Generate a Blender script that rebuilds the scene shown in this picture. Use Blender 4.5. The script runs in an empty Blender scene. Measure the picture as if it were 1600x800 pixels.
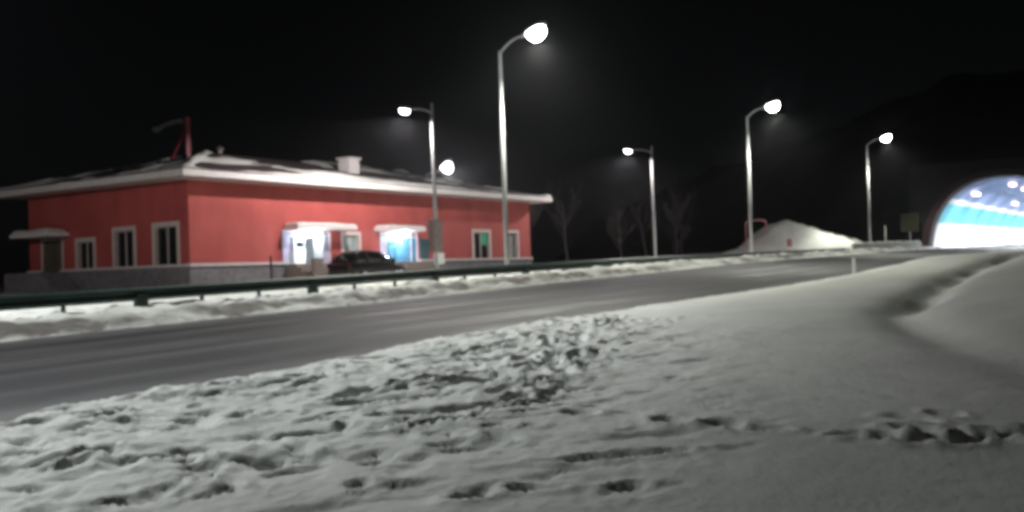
import bpy, math, random
import numpy as np
from mathutils import Matrix, Vector

random.seed(7)
rng = np.random.default_rng(11)
scene = bpy.context.scene
COL = scene.collection

# ------------------------------------------------------------------ camera
EYE = 1.70
F_PX = 1540.0                      # focal length in pixels of the 1600 px wide photo
PITCH, ROLL = math.radians(0.67), math.radians(-1.95)
cam_d = bpy.data.cameras.new("camera")
cam_d.sensor_width = 36.0
cam_d.lens = F_PX / 1600 * 36.0
cam_d.clip_start, cam_d.clip_end = 0.1, 3000
cam = bpy.data.objects.new("camera", cam_d)
COL.objects.link(cam)
cam.matrix_world = (Matrix.Translation((0, 0, EYE)) @ Matrix.Rotation(math.pi / 2 + PITCH, 4, 'X')
                    @ Matrix.Rotation(ROLL, 4, 'Z'))
scene.camera = cam

# ------------------------------------------------------------------ sky (night) and moon-faint sun
world = bpy.data.worlds.new("World")
scene.world = world
world.use_nodes = True
wn = world.node_tree
wn.nodes.clear()
sky = wn.nodes.new("ShaderNodeTexSky")
sky.sky_type = 'NISHITA'
sky.sun_disc = False
SUN_EL, SUN_AZ = math.radians(28), math.radians(200)
sky.sun_elevation = SUN_EL
sky.sun_rotation = SUN_AZ
bgn = wn.nodes.new("ShaderNodeBackground")
bgn.inputs[1].default_value = 0.00027
wout = wn.nodes.new("ShaderNodeOutputWorld")
hsv = wn.nodes.new("ShaderNodeHueSaturation")
hsv.inputs['Saturation'].default_value = 0.35
wn.links.new(sky.outputs[0], hsv.inputs['Color'])
wn.links.new(hsv.outputs[0], bgn.inputs[0])
wn.links.new(bgn.outputs[0], wout.inputs[0])
sun_d = bpy.data.lights.new("sun", 'SUN')
sun_d.energy = 0.006
sun_d.angle = math.radians(0.5)
sun_d.color = (0.85, 0.92, 1.0)
sun = bpy.data.objects.new("sun", sun_d)
COL.objects.link(sun)
sun.rotation_euler = (math.pi / 2 - SUN_EL, 0, math.pi - SUN_AZ)

scene.view_settings.view_transform = 'Standard'
scene.view_settings.look = 'None'
scene.view_settings.exposure = 0.0
scene.view_settings.gamma = 1.0
scene.view_settings.use_curve_mapping = False
scene.cycles.use_denoising = True
scene.cycles.max_bounces = 6
scene.cycles.diffuse_bounces = 3
scene.cycles.glossy_bounces = 3
scene.cycles.sample_clamp_indirect = 3.0
scene.cycles.pixel_filter_type = 'BLACKMAN_HARRIS'
scene.cycles.filter_width = 4.2     # the photo is a soft hand-held phone picture
scene.cycles.caustics_reflective = False
scene.cycles.caustics_refractive = False

LAMP_A = 10800.0     # power of the tall road lamps
LAMP_B = 5000.0     # power of the lower yard lamps
TUNNEL_P = 4200.0

# ------------------------------------------------------------------ road frame: s along the road, o = offset to the left of the camera line
TH = math.radians(33.0)
SN, CS = math.sin(TH), math.cos(TH)
RZ = math.pi / 2 - TH


def P(s, o, z=0.0):
    return Vector((s * SN - o * CS, s * CS + o * SN, EYE + z))


# ------------------------------------------------------------------ materials
def new_mat(name):
    m = bpy.data.materials.new(name)
    m.use_nodes = True
    nt = m.node_tree
    b = nt.nodes["Principled BSDF"]
    return m, nt, b


def N(nt, t, **kw):
    n = nt.nodes.new(t)
    for k, v in kw.items():
        setattr(n, k, v)
    return n


def mat(name, col, rough=0.6, metal=0.0, var=0.25, scale=6.0, bump=0.0, bscale=60.0, spec=0.5):
    m, nt, b = new_mat(name)
    tc = N(nt, "ShaderNodeTexCoord")
    nz = N(nt, "ShaderNodeTexNoise")
    nz.inputs['Scale'].default_value = scale
    nz.inputs['Detail'].default_value = 6
    nt.links.new(tc.outputs['Object'], nz.inputs['Vector'])
    rp = N(nt, "ShaderNodeValToRGB")
    c0 = [c * (1 - var) for c in col[:3]] + [1]
    c1 = [min(1, c * (1 + var * .6)) for c in col[:3]] + [1]
    rp.color_ramp.elements[0].color, rp.color_ramp.elements[1].color = c0, c1
    rp.color_ramp.elements[0].position, rp.color_ramp.elements[1].position = .3, .7
    nt.links.new(nz.outputs['Fac'], rp.inputs[0])
    nt.links.new(rp.outputs[0], b.inputs['Base Color'])
    b.inputs['Roughness'].default_value = rough
    b.inputs['Metallic'].default_value = metal
    b.inputs['Specular IOR Level'].default_value = spec
    if bump:
        n2 = N(nt, "ShaderNodeTexNoise")
        n2.inputs['Scale'].default_value = bscale
        n2.inputs['Detail'].default_value = 5
        nt.links.new(tc.outputs['Object'], n2.inputs['Vector'])
        bp = N(nt, "ShaderNodeBump")
        bp.inputs['Strength'].default_value = bump
        bp.inputs['Distance'].default_value = 0.02
        nt.links.new(n2.outputs['Fac'], bp.inputs['Height'])
        nt.links.new(bp.outputs[0], b.inputs['Normal'])
    return m


def emis(name, col, strength):
    m, nt, b = new_mat(name)
    b.inputs['Base Color'].default_value = (.8, .8, .8, 1)
    b.inputs['Emission Color'].default_value = (*col, 1)
    b.inputs['Emission Strength'].default_value = strength
    return m


def snow_material():
    m, nt, b = new_mat("snow")
    tc = N(nt, "ShaderNodeTexCoord")
    at = N(nt, "ShaderNodeAttribute", attribute_name="dirt")
    nz = N(nt, "ShaderNodeTexNoise")
    nz.inputs['Scale'].default_value = 1.7
    nz.inputs['Detail'].default_value = 8
    nz.inputs['Roughness'].default_value = .65
    nt.links.new(tc.outputs['Object'], nz.inputs['Vector'])
    add = N(nt, "ShaderNodeMath", operation='MULTIPLY_ADD')
    nt.links.new(nz.outputs['Fac'], add.inputs[0])
    add.inputs[1].default_value = 1.3
    add.inputs[2].default_value = -0.65
    mx = N(nt, "ShaderNodeMath", operation='ADD')
    nt.links.new(at.outputs['Fac'], mx.inputs[0])
    nt.links.new(add.outputs[0], mx.inputs[1])
    mul = N(nt, "ShaderNodeMath", operation='MULTIPLY', use_clamp=True)
    nt.links.new(mx.outputs[0], mul.inputs[0])
    nt.links.new(at.outputs['Fac'], mul.inputs[1])
    mix = N(nt, "ShaderNodeMix", data_type='RGBA')
    nt.links.new(mul.outputs[0], mix.inputs[0])
    mix.inputs[6].default_value = (.76, .78, .735, 1)
    mix.inputs[7].default_value = (.15, .142, .132, 1)
    n3 = N(nt, "ShaderNodeTexNoise")
    n3.inputs['Scale'].default_value = .8
    n3.inputs['Detail'].default_value = 5
    nt.links.new(tc.outputs['Object'], n3.inputs['Vector'])
    mr = N(nt, "ShaderNodeMapRange")
    mr.inputs[1].default_value, mr.inputs[2].default_value = .3, .7
    mr.inputs[3].default_value, mr.inputs[4].default_value = .86, 1.0
    nt.links.new(n3.outputs['Fac'], mr.inputs[0])
    vm = N(nt, "ShaderNodeVectorMath", operation='SCALE')
    nt.links.new(mix.outputs[2], vm.inputs[0])
    nt.links.new(mr.outputs[0], vm.inputs['Scale'])
    nt.links.new(vm.outputs[0], b.inputs['Base Color'])
    b.inputs['Roughness'].default_value = .75
    b.inputs['Specular IOR Level'].default_value = .3
    n2 = N(nt, "ShaderNodeTexNoise")
    n2.inputs['Scale'].default_value = 14
    n2.inputs['Detail'].default_value = 6
    n2.inputs['Roughness'].default_value = .7
    nt.links.new(tc.outputs['Object'], n2.inputs['Vector'])
    bp = N(nt, "ShaderNodeBump")
    bp.inputs['Strength'].default_value = .55
    bp.inputs['Distance'].default_value = .03
    nt.links.new(n2.outputs['Fac'], bp.inputs['Height'])
    nt.links.new(bp.outputs[0], b.inputs['Normal'])
    return m


def road_material():
    m, nt, b = new_mat("frosted_asphalt")
    uv = N(nt, "ShaderNodeAttribute", attribute_name="so")
    sep = N(nt, "ShaderNodeSeparateXYZ")
    nt.links.new(uv.outputs['Vector'], sep.inputs[0])

    def noise(sx, sy, detail, rough=.6, seed=0.0):
        mp = N(nt, "ShaderNodeMapping")
        mp.inputs['Scale'].default_value = (sx, sy, 1)
        mp.inputs['Location'].default_value = (seed, seed * 1.7, 0)
        nt.links.new(uv.outputs['Vector'], mp.inputs[0])
        n = N(nt, "ShaderNodeTexNoise")
        n.inputs['Scale'].default_value = 1
        n.inputs['Detail'].default_value = detail
        n.inputs['Roughness'].default_value = rough
        nt.links.new(mp.outputs[0], n.inputs['Vector'])
        return n
    streak = noise(.045, 1.5, 6, .6)           # tyre-swept streaks along the road
    blotch = noise(.25, .5, 6, .6, 9)
    grain = noise(14, 14, 4, .7, 3)
    a = N(nt, "ShaderNodeMath", operation='MULTIPLY_ADD')
    nt.links.new(blotch.outputs['Fac'], a.inputs[0])
    a.inputs[1].default_value = .58
    nt.links.new(streak.outputs['Fac'], a.inputs[2])
    wob = N(nt, "ShaderNodeMath", operation='MULTIPLY_ADD')
    nt.links.new(noise(.05, .1, 3, .5, 21).outputs['Fac'], wob.inputs[0])
    wob.inputs[1].default_value = 1.2
    nt.links.new(sep.outputs['Y'], wob.inputs[2])
    ph = N(nt, "ShaderNodeMath", operation='MULTIPLY')
    nt.links.new(wob.outputs[0], ph.inputs[0])
    ph.inputs[1].default_value = 2 * math.pi / 1.9
    cs_ = N(nt, "ShaderNodeMath", operation='SINE')
    nt.links.new(ph.outputs[0], cs_.inputs[0])
    a2 = N(nt, "ShaderNodeMath", operation='MULTIPLY_ADD')
    nt.links.new(cs_.outputs[0], a2.inputs[0])
    a2.inputs[1].default_value = .09
    nt.links.new(a.outputs[0], a2.inputs[2])
    a = a2
    rp = N(nt, "ShaderNodeValToRGB")
    e = rp.color_ramp.elements
    e[0].position, e[0].color = .56, (.017, .017, .018, 1)
    e[1].position, e[1].color = 1.0, (.072, .072, .076, 1)
    x = e.new(.78)
    x.color = (.031, .031, .034, 1)
    nt.links.new(a.outputs[0], rp.inputs[0])
    # thin drifted snow at both edges of the carriageway
    dist = N(nt, "ShaderNodeMath", operation='SUBTRACT')
    nt.links.new(sep.outputs['Y'], dist.inputs[0])
    dist.inputs[1].default_value = 14.85
    ab = N(nt, "ShaderNodeMath", operation='ABSOLUTE')
    nt.links.new(dist.outputs[0], ab.inputs[0])
    ed = noise(.6, 1.2, 6, .7, 5)
    sm = N(nt, "ShaderNodeMath", operation='MULTIPLY_ADD')
    nt.links.new(ed.outputs['Fac'], sm.inputs[0])
    sm.inputs[1].default_value = 2.0
    nt.links.new(ab.outputs[0], sm.inputs[2])
    mr = N(nt, "ShaderNodeMapRange")
    mr.inputs[1].default_value, mr.inputs[2].default_value = 5.2, 6.9
    nt.links.new(sm.outputs[0], mr.inputs[0])
    mix = N(nt, "ShaderNodeMix", data_type='RGBA')
    nt.links.new(mr.outputs[0], mix.inputs[0])
    nt.links.new(rp.outputs[0], mix.inputs[6])
    mix.inputs[7].default_value = (.17, .17, .165, 1)
    nt.links.new(mix.outputs[2], b.inputs['Base Color'])
    rr = N(nt, "ShaderNodeMapRange")
    rr.inputs[1].default_value, rr.inputs[2].default_value = .45, .9
    rr.inputs[3].default_value, rr.inputs[4].default_value = .6, .85
    b.inputs['Specular IOR Level'].default_value = .22
    nt.links.new(a.outputs[0], rr.inputs[0])
    nt.links.new(rr.outputs[0], b.inputs['Roughness'])
    bp = N(nt, "ShaderNodeBump")
    bp.inputs['Strength'].default_value = .3
    bp.inputs['Distance'].default_value = .01
    nt.links.new(grain.outputs['Fac'], bp.inputs['Height'])
    nt.links.new(bp.outputs[0], b.inputs['Normal'])
    return m


def stucco_material():
    m, nt, b = new_mat("red_stucco")
    tc = N(nt, "ShaderNodeTexCoord")
    mp = N(nt, "ShaderNodeMapping")
    mp.inputs['Scale'].default_value = (.5, .5, .3)
    nt.links.new(tc.outputs['Object'], mp.inputs[0])
    n1 = N(nt, "ShaderNodeTexNoise")
    n1.inputs['Scale'].default_value = 1.4
    n1.inputs['Detail'].default_value = 7
    nt.links.new(mp.outputs[0], n1.inputs['Vector'])
    rp = N(nt, "ShaderNodeValToRGB")
    e = rp.color_ramp.elements
    e[0].position, e[0].color = .3, (.35, .064, .055, 1)
    e[1].position, e[1].color = .7, (.46, .092, .080, 1)
    nt.links.new(n1.outputs['Fac'], rp.inputs[0])
    nt.links.new(rp.outputs[0], b.inputs['Base Color'])
    b.inputs['Roughness'].default_value = .85
    n2 = N(nt, "ShaderNodeTexNoise")
    n2.inputs['Scale'].default_value = 40
    n2.inputs['Detail'].default_value = 4
    nt.links.new(tc.outputs['Object'], n2.inputs['Vector'])
    bp = N(nt, "ShaderNodeBump")
    bp.inputs['Strength'].default_value = .3
    bp.inputs['Distance'].default_value = .01
    nt.links.new(n2.outputs['Fac'], bp.inputs['Height'])
    nt.links.new(bp.outputs[0], b.inputs['Normal'])
    return m


M = {}
M['snow'] = snow_material()
M['road'] = road_material()
M['stucco'] = stucco_material()
M['plinth'] = mat("grey_render", (.19, .185, .195), .85, 0, .3, 3, .3)
M['ledge'] = mat("pale_ledge", (.62, .58, .57), .8, 0, .15, 5, .2)
M['roofing'] = mat("dark_roof_sheet", (.075, .055, .055), .6, 0, .35, 4, .2)
M['fascia'] = mat("white_fascia", (.74, .71, .69), .6, 0, .12, 4)
M['soffit'] = mat("pale_soffit", (.45, .36, .34), .7, 0, .15, 4)
M['trim'] = mat("window_trim", (.62, .54, .50), .7, 0, .15, 6)
M['glass'] = mat("dark_glass", (.012, .014, .016), .08, 0, .3, 2, spec=.6)
M['glow_green'] = mat("green_pane_glow", (.03, .42, .22), .5, 0, .2, 8)  # colour stands in for the green glow in a front window
M['olive'] = mat("olive_door_paint", (.115, .10, .06), .5, 0, .25, 6)
M['blue'] = mat("blue_door_paint", (.10, .27, .42), .4, 0, .2, 6)
M['teal_dark'] = mat("dark_teal_paint", (.03, .09, .11), .4, 0, .2, 6)
M['white'] = mat("white_paint", (.78, .78, .80), .55, 0, .08, 5)
M['beige'] = mat("beige_stone", (.26, .22, .19), .8, 0, .2, 6, .2)
M['lilac'] = mat("pale_lilac_panel", (.55, .50, .68), .5, 0, .12, 5)
M['galv'] = mat("galvanised_steel", (.36, .375, .37), .6, .2, .15, 3)
M['housing'] = mat("lamp_housing", (.30, .30, .31), .45, .3, .15, 5)
M['rail'] = mat("dark_green_rail", (.008, .030, .024), .5, 0, .4, 2.5)
M['railpost'] = mat("dark_post", (.035, .042, .040), .6, 0, .4, 5)
M['concrete'] = mat("concrete", (.33, .33, .31), .85, 0, .25, 2.5, .3)
M['darkconc'] = mat("dark_concrete", (.012, .010, .012), .9, 0, .35, .8, .3)  # even near-black tone so the head wall reads as unlit
M['red'] = mat("red_paint", (.20, .028, .045), .5, 0, .25, 6)
M['darkred'] = mat("dark_red_paint", (.065, .011, .017), .5, 0, .3, 6)
M['signback'] = mat("olive_sign", (.013, .0125, .004), .95, 0, .2, 8)
M['tun_white'] = mat("white_tunnel_panel", (.82, .82, .82), .45, 0, .05, .6)
M['tun_teal'] = mat("teal_tunnel_paint", (.10, .46, .58), .5, 0, .12, .5)
M['tun_ceil'] = mat("lilac_tunnel_lining", (.20, .26, .44), .7, 0, .18, .4)
M['car'] = mat("dark_maroon_car_paint", (.013, .008, .009), .35, .1, .15, 3)
M['tyre'] = mat("tyre_rubber", (.02, .02, .02), .85)
M['rim'] = mat("alloy_rim", (.35, .35, .36), .35, .7, .1)
M['carglass'] = mat("tinted_car_glass", (.012, .013, .014), .07, 0, .1, spec=.7)
M['carlamp'] = mat("headlamp_glass", (.5, .5, .5), .15, 0, .1)
M['taillamp'] = mat("tail_lamp", (.07, .005, .006), .2, 0, .1)
M['plate'] = mat("number_plate_blue", (.03, .08, .35), .4)
M['bark'] = mat("bare_bark", (.022, .016, .0155), .9, 0, .4, 5, .3)
M['hill'] = mat("scrubby_hillside", (.022, .020, .018), .95, 0, .5, .12, .6, .5)
M['lens'] = emis("lit_lens", (1.0, .99, .98), 75.0)
M['lensb'] = emis("lit_lens_yard", (1.0, .97, .97), 16.0)
M['canopylight'] = emis("canopy_light", (.86, .95, 1.0), 60.0)
M['tunnellight'] = emis("tunnel_luminaire", (1.0, .72, .86), 5.0)
M['collar'] = mat("dark_red_rim_glow", (.028, .010, .013), .9, 0, .3, 1)  # dark red stands in for the red glow along the arch rim
M['lensfar'] = emis("lit_lens_far", (1.0, .96, .97), 9.0)
M['box'] = mat("weathered_box", (.17, .13, .125), .7, 0, .3, 7)

# ------------------------------------------------------------------ mesh helpers


class MB:
    def __init__(self):
        self.v, self.f, self.mi = [], [], []
        self.cur = 0

    def face(self, idx):
        self.f.append(tuple(idx))
        self.mi.append(self.cur)

    def box(self, x0, x1, y0, y1, z0, z1, mtx=None):
        b = len(self.v)
        pts = [(x, y, z) for z in (z0, z1) for y in (y0, y1) for x in (x0, x1)]
        if mtx is not None:
            pts = [tuple(mtx @ Vector(p)) for p in pts]
        self.v += pts
        for q in ((0, 2, 3, 1), (4, 5, 7, 6), (0, 1, 5, 4), (2, 6, 7, 3), (0, 4, 6, 2), (1, 3, 7, 5)):
            self.face([b + i for i in q])
        return self

    def tube(self, pts, rad, n=10, cap=True):
        pts = [Vector(p) for p in pts]
        if not hasattr(rad, '__len__'):
            rad = [rad] * len(pts)
        rings = []
        up = None
        for i, p in enumerate(pts):
            d = (pts[min(i + 1, len(pts) - 1)] - pts[max(i - 1, 0)]).normalized()
            if up is None:
                up = Vector((0, 0, 1)) if abs(d.z) < .9 else Vector((1, 0, 0))
            a = d.cross(up)
            if a.length < 1e-5:
                a = d.cross(Vector((0, 1, 0)))
            a.normalize()
            c = a.cross(d).normalized()
            up = c
            b = len(self.v)
            for k in range(n):
                t = 2 * math.pi * k / n
                self.v.append(tuple(p + (a * math.cos(t) + c * math.sin(t)) * rad[i]))
            rings.append(b)
        for i in range(len(rings) - 1):
            for k in range(n):
                k2 = (k + 1) % n
                self.face((rings[i] + k, rings[i] + k2, rings[i + 1] + k2, rings[i + 1] + k))
        if cap:
            self.face([rings[0] + k for k in range(n)][::-1])
            self.face([rings[-1] + k for k in range(n)])
        return self

    def lathe(self, prof, n=16, mtx=None):
        rings = []
        for r, z in prof:
            b = len(self.v)
            for k in range(n):
                t = 2 * math.pi * k / n
                p = Vector((r * math.cos(t), r * math.sin(t), z))
                self.v.append(tuple(mtx @ p if mtx is not None else p))
            rings.append(b)
        for i in range(len(rings) - 1):
            for k in range(n):
                k2 = (k + 1) % n
                self.face((rings[i] + k, rings[i] + k2, rings[i + 1] + k2, rings[i + 1] + k))
        self.face([rings[0] + k for k in range(n)][::-1])
        self.face([rings[-1] + k for k in range(n)])
        return self

    def loft(self, sections, closed=True, caps=True):
        n = len(sections[0])
        b0 = len(self.v)
        for s_ in sections:
            self.v += [tuple(p) for p in s_]
        for i in range(len(sections) - 1):
            for k in range(n if closed else n - 1):
                k2 = (k + 1) % n
                self.face((b0 + i * n + k, b0 + i * n + k2, b0 + (i + 1) * n + k2, b0 + (i + 1) * n + k))
        if caps and closed:
            self.face([b0 + k for k in range(n)][::-1])
            self.face([b0 + (len(sections) - 1) * n + k for k in range(n)])
        return self

    def mesh(self, name, smooth=False):
        me = bpy.data.meshes.new(name)
        me.from_pydata(self.v, [], self.f)
        me.polygons.foreach_set("material_index", self.mi)
        if smooth:
            me.polygons.foreach_set("use_smooth", [True] * len(me.polygons))
        me.update()
        return me

    def build(self, name, material, parent=None, smooth=False, bevel=0.0, recalc=True):
        me = self.mesh(name, smooth)
        if recalc:
            import bmesh
            bm = bmesh.new()
            bm.from_mesh(me)
            bmesh.ops.recalc_face_normals(bm, faces=bm.faces)
            bm.to_mesh(me)
            bm.free()
        for mm in (material if isinstance(material, (list, tuple)) else [material]):
            me.materials.append(mm)
        o = bpy.data.objects.new(name, me)
        COL.objects.link(o)
        o.parent = parent
        if bevel:
            md = o.modifiers.new("bevel", 'BEVEL')
            md.width, md.segments, md.limit_method = bevel, 2, 'ANGLE'
        return o


def box(name, material, parent, x0, x1, y0, y1, z0, z1, bevel=0.0):
    return MB().box(x0, x1, y0, y1, z0, z1).build(name, material, parent, bevel=bevel)


def tag(o, label, cat, group=None):
    o['label'], o['category'] = label, cat
    if group:
        o['group'] = group
    return o


def empty(name, loc, rz=RZ):
    o = bpy.data.objects.new(name, None)
    COL.objects.link(o)
    o.location = loc
    o.rotation_euler = (0, 0, rz)
    return o


def grid_object(name, V, ns, no, material, attrs=None, smooth=True):
    """V: (ns*no,3) array"""
    me = bpy.data.meshes.new(name)
    idx = np.arange(ns * no).reshape(ns, no)
    q = np.stack([idx[:-1, :-1], idx[1:, :-1], idx[1:, 1:], idx[:-1, 1:]], -1).reshape(-1, 4)
    me.vertices.add(len(V))
    me.vertices.foreach_set("co", V.astype(np.float32).ravel())
    me.loops.add(q.size)
    me.loops.foreach_set("vertex_index", q.astype(np.int32).ravel())
    me.polygons.add(len(q))
    me.polygons.foreach_set("loop_start", np.arange(0, q.size, 4, dtype=np.int32))
    me.polygons.foreach_set("loop_total", np.full(len(q), 4, dtype=np.int32))
    me.polygons.foreach_set("use_smooth", np.full(len(q), smooth))
    me.update(calc_edges=True)
    for k, a in (attrs or {}).items():
        if a.ndim == 1:
            at = me.attributes.new(k, 'FLOAT', 'POINT')
            at.data.foreach_set("value", a.astype(np.float32))
        else:
            at = me.attributes.new(k, 'FLOAT_VECTOR', 'POINT')
            at.data.foreach_set("vector", a.astype(np.float32).ravel())
    me.materials.append(material)
    o = bpy.data.objects.new(name, me)
    COL.objects.link(o)
    return o


# ------------------------------------------------------------------ numpy noise
_perm = rng.random((256, 256))


def vnoise(x, y):
    xi, yi = np.floor(x).astype(int), np.floor(y).astype(int)
    fx, fy = x - xi, y - yi
    fx, fy = fx * fx * fx * (fx * (fx * 6 - 15) + 10), fy * fy * fy * (fy * (fy * 6 - 15) + 10)
    a, b = _perm[xi % 256, yi % 256], _perm[(xi + 1) % 256, yi % 256]
    c, d = _perm[xi % 256, (yi + 1) % 256], _perm[(xi + 1) % 256, (yi + 1) % 256]
    return (a * (1 - fx) + b * fx) * (1 - fy) + (c * (1 - fx) + d * fx) * fy


def fbm(x, y, octv=5, gain=.5):
    t, a, n = 0, 1, 0
    for k in range(octv):
        t = t + a * (vnoise(x * 2 ** k + 17.3 * k, y * 2 ** k + 5.1 * k) - .5)
        n += a
        a *= gain
    return t / n * 2


def sstep(a, b, x):
    t = np.clip((x - a) / (b - a), 0, 1)
    return t * t * (3 - 2 * t)


# ------------------------------------------------------------------ terrain profile (heights relative to the eye)
NEAR, FAR, RAIL = 9.7, 20.0, 22.0


def zn(s):
    return np.interp(s, [-400, -60, 0, 5.5, 15, 29, 60, 96, 117, 220, 700],
                     [-2.6, -2.4, -1.46, -1.32, -1.11, -.93, -.50, -.06, .15, .9, 2.0])


def zroad(s, o):
    c = .36 * sstep(6, 60, s)
    return zn(s) + c * (np.clip(o, NEAR, FAR) - NEAR) / (FAR - NEAR)


def zapron(s):
    return np.interp(s, [-400, 0, 30, 60, 75, 100, 700], [-1.4, -.70, -.46, -.42, -.2, .3, 1.0])


DRIFT = np.array([(4.6, 6.0), (5.35, 10.3), (5.4, 11.8), (6.0, 14.5), (6.9, 17.7), (9.5, 22.4), (14, 30), (20, 39), (27, 50)])


def drift_sd(x, y):
    """signed distance to the drift line, positive to its right"""
    best = np.full(x.shape, 1e9)
    sg = np.zeros(x.shape)
    for (ax, ay), (bx, by) in zip(DRIFT[:-1], DRIFT[1:]):
        dx, dy = bx - ax, by - ay
        t = np.clip(((x - ax) * dx + (y - ay) * dy) / (dx * dx + dy * dy), 0, 1)
        qx, qy = x - (ax + t * dx), y - (ay + t * dy)
        d = np.hypot(qx, qy)
        sgn = np.sign(qx * dy - qy * dx)
        m = d < best
        best[m] = d[m]
        sg[m] = sgn[m]
    return best * sg


def terrain(s, o, detail=True):
    """ground height and dirt factor for arrays s, o"""
    x, y = s * SN - o * CS, s * CS + o * SN
    d = np.hypot(s, o)
    # near side: a plane of snow falling towards the camera
    tn = -1.74 + .036 * np.minimum(d, 43) + .006 * np.maximum(d - 43, 0)
    tn = tn + .05 * fbm(x * .16 + 3, y * .16, 3)
    edge = NEAR - .62 * (1 - sstep(4, 15, s)) + .22 * fbm(s * .7, s * 0 + 2.2, 4) + .10 * fbm(s * 3.1, s * 0 + 9.2, 2)
    e = edge - o
    near = zroad(s, np.full_like(s, NEAR)) + .10 * sstep(0, .35, e) + (tn - zn(s) - .02) * sstep(.2, 2.6, e)
    sd = drift_sd(x, y)
    w = 1 - sstep(38, 50, d)
    far_w = sstep(17, 23, d)
    near = near - w * (.05 + .10 * sstep(11, 17, d)) * np.exp(-(sd / .5) ** 2)
    near = near - w * far_w * (.08 + .20 * fbm(x * .5 + 7, y * .35, 3)) * np.exp(-((sd - .1) / .42) ** 2) + w * (.25 + .27 * sstep(11, 18, d)) * sstep(-.2, 3.4, sd) * sstep(3, 9, d)
    # far side: ploughed verge with the rail on it, then the yard
    fo = FAR + .25 * fbm(s * .6, s * 0 + 4.4, 4) + .1 * fbm(s * 2.6, s * 0 + 1.4, 2)
    zf = zroad(s, np.full_like(s, FAR))
    bank = .24 * sstep(0, 1.0, o - fo) + .06 * sstep(1.2, 2.2, o - fo)
    far = zf + bank + (zapron(s) - zf - .30) * sstep(23.4, 27.5, o)
    far = far + .05 * fbm(s * .5, o * .5, 4) * sstep(20.2, 21, o)
    road = zroad(s, o) - .06
    z = np.where(o < edge, near, np.where(o > fo, far, road))
    dirt = np.zeros_like(s)
    verge = np.exp(-((o - 20.6) / .8) ** 2) * (o > fo)
    dirt = dirt + verge * (.70 + .6 * fbm(s * .35, o * .9, 4)) + .60 * (o > fo) * (o < 25) * np.maximum(fbm(s * .45 + 5, o * .8, 4) + .25, 0)
    dirt = dirt + .45 * (o < edge) * np.exp(-(e / .35) ** 2)
    dirt = dirt + .25 * sstep(25, 30, o) + .45 * far_w * w * np.exp(-((sd - .1) / .5) ** 2) * (o < edge)  # darker yard snow, and a darker line along the far drift crease
    dirt = dirt + .8 * (o < edge) * np.maximum(fbm(s * 1.4 + 60, o * 1.8, 5, .65) - .28, 0) * (1 - sstep(12, 20, d))
    if detail:
        lump = fbm(s * 1.3, o * 1.6, 5, .55)
        z = z + (o > fo) * (1 - sstep(23, 26, o)) * .13 * np.abs(fbm(s * 1.1 + 4, o * 1.5, 4)) * 2
        churn = (o < edge) * sstep(.1, .5, e) * (1 - sstep(2.2 + .045 * s, 6.2, e + 1.0 * fbm(s * .5, o * .5, 2))) * (1 - sstep(13, 16.2, s - .25 * (o - 8))) * sstep(-.6, .8, o - 4.4 - .18 * (s - 6))
        # wind- and boot-worn snow: long shallow scuffs with sharp edges, lying across the slope
        u, v = x * .92 + y * .38, -x * .38 + y * .92
        n1 = fbm(u * .75 + 3, v * 2.5, 4, .55)
        n2 = fbm(u * 1.6 + 31, v * 4.6, 4, .6)
        dent = -.15 * np.maximum(n1 - .22, 0) - .10 * np.maximum(n2 - .24, 0)
        z = z + churn * (.06 * np.maximum(fbm(s * .7 + 8, o * 1.0, 4), 0) + dent + .035 * lump + .022 * np.abs(fbm(s * 6.5 + 3, o * 7.5, 3, .65)) + .045 * np.abs(fbm(s * 2.2 + 3, o * 2.6, 4, .55)))
        left = sstep(-.6, .6, (o - 2.2) - .30 * (s - 5) + .5 * fbm(s * .4 + 2, o * .4, 2))
        fore = (o < edge) * (1 - sstep(13, 18, d)) * left
        z = z + fore * (.8 * dent + .02 * fbm(s * 2.0, o * 2.6, 4, .55) + .018 * np.abs(fbm(s * 6, o * 7, 3, .65)))
        z = z + (o < edge) * .006 * fbm(s * 4, o * 4, 3)
    return z, np.clip(dirt, 0, 1.2)


def ground_z(s, o):
    z, _ = terrain(np.array([float(s)]), np.array([float(o)]), False)
    return float(z[0])


CAM_INV = cam.matrix_world.to_3x3()


def ground_at(px, py):
    """where the line of sight through photo pixel (px,py) meets the near snow -> (s, o)"""
    d = CAM_INV @ Vector(((px - 800) / F_PX, (400 - py) / F_PX, -1))
    t = 5.0
    for _ in range(60):
        x, y, z = d.x * t, d.y * t, d.z * t
        s, o = x * SN + y * CS, -x * CS + y * SN
        g = -1.74 + .036 * math.hypot(s, o)
        if d.z >= -1e-4:
            return s, o
        t = t + .6 * (g / d.z - t)
    return s, o


def axis(parts):
    out = []
    for a, b, h0, h1 in parts:
        v, i = a, 0
        while v < b - 1e-6:
            out.append(v)
            f = (v - a) / (b - a)
            v += h0 + (h1 - h0) * f
    out.append(parts[-1][1])
    return np.array(out)


S_AX = axis([(-420, -20, 60, 6), (-20, 2, 4, .3), (2, 13, .04, .04), (13, 50, .045, .3), (50, 130, .4, 2), (130, 700, 3, 70)])
O_AX = axis([(-420, -30, 60, 6), (-30, -6, 3, .25), (-6, -1, .15, .05), (-1, 10.6, .04, .04), (10.6, 19.4, 1.0, 1.0), (19.4, 24, .06, .09),
             (24, 60, .25, 1.5), (60, 420, 3, 60)])
SG, OG = np.meshgrid(S_AX, O_AX, indexing='ij')
ZG, DG = terrain(SG, OG)


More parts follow.
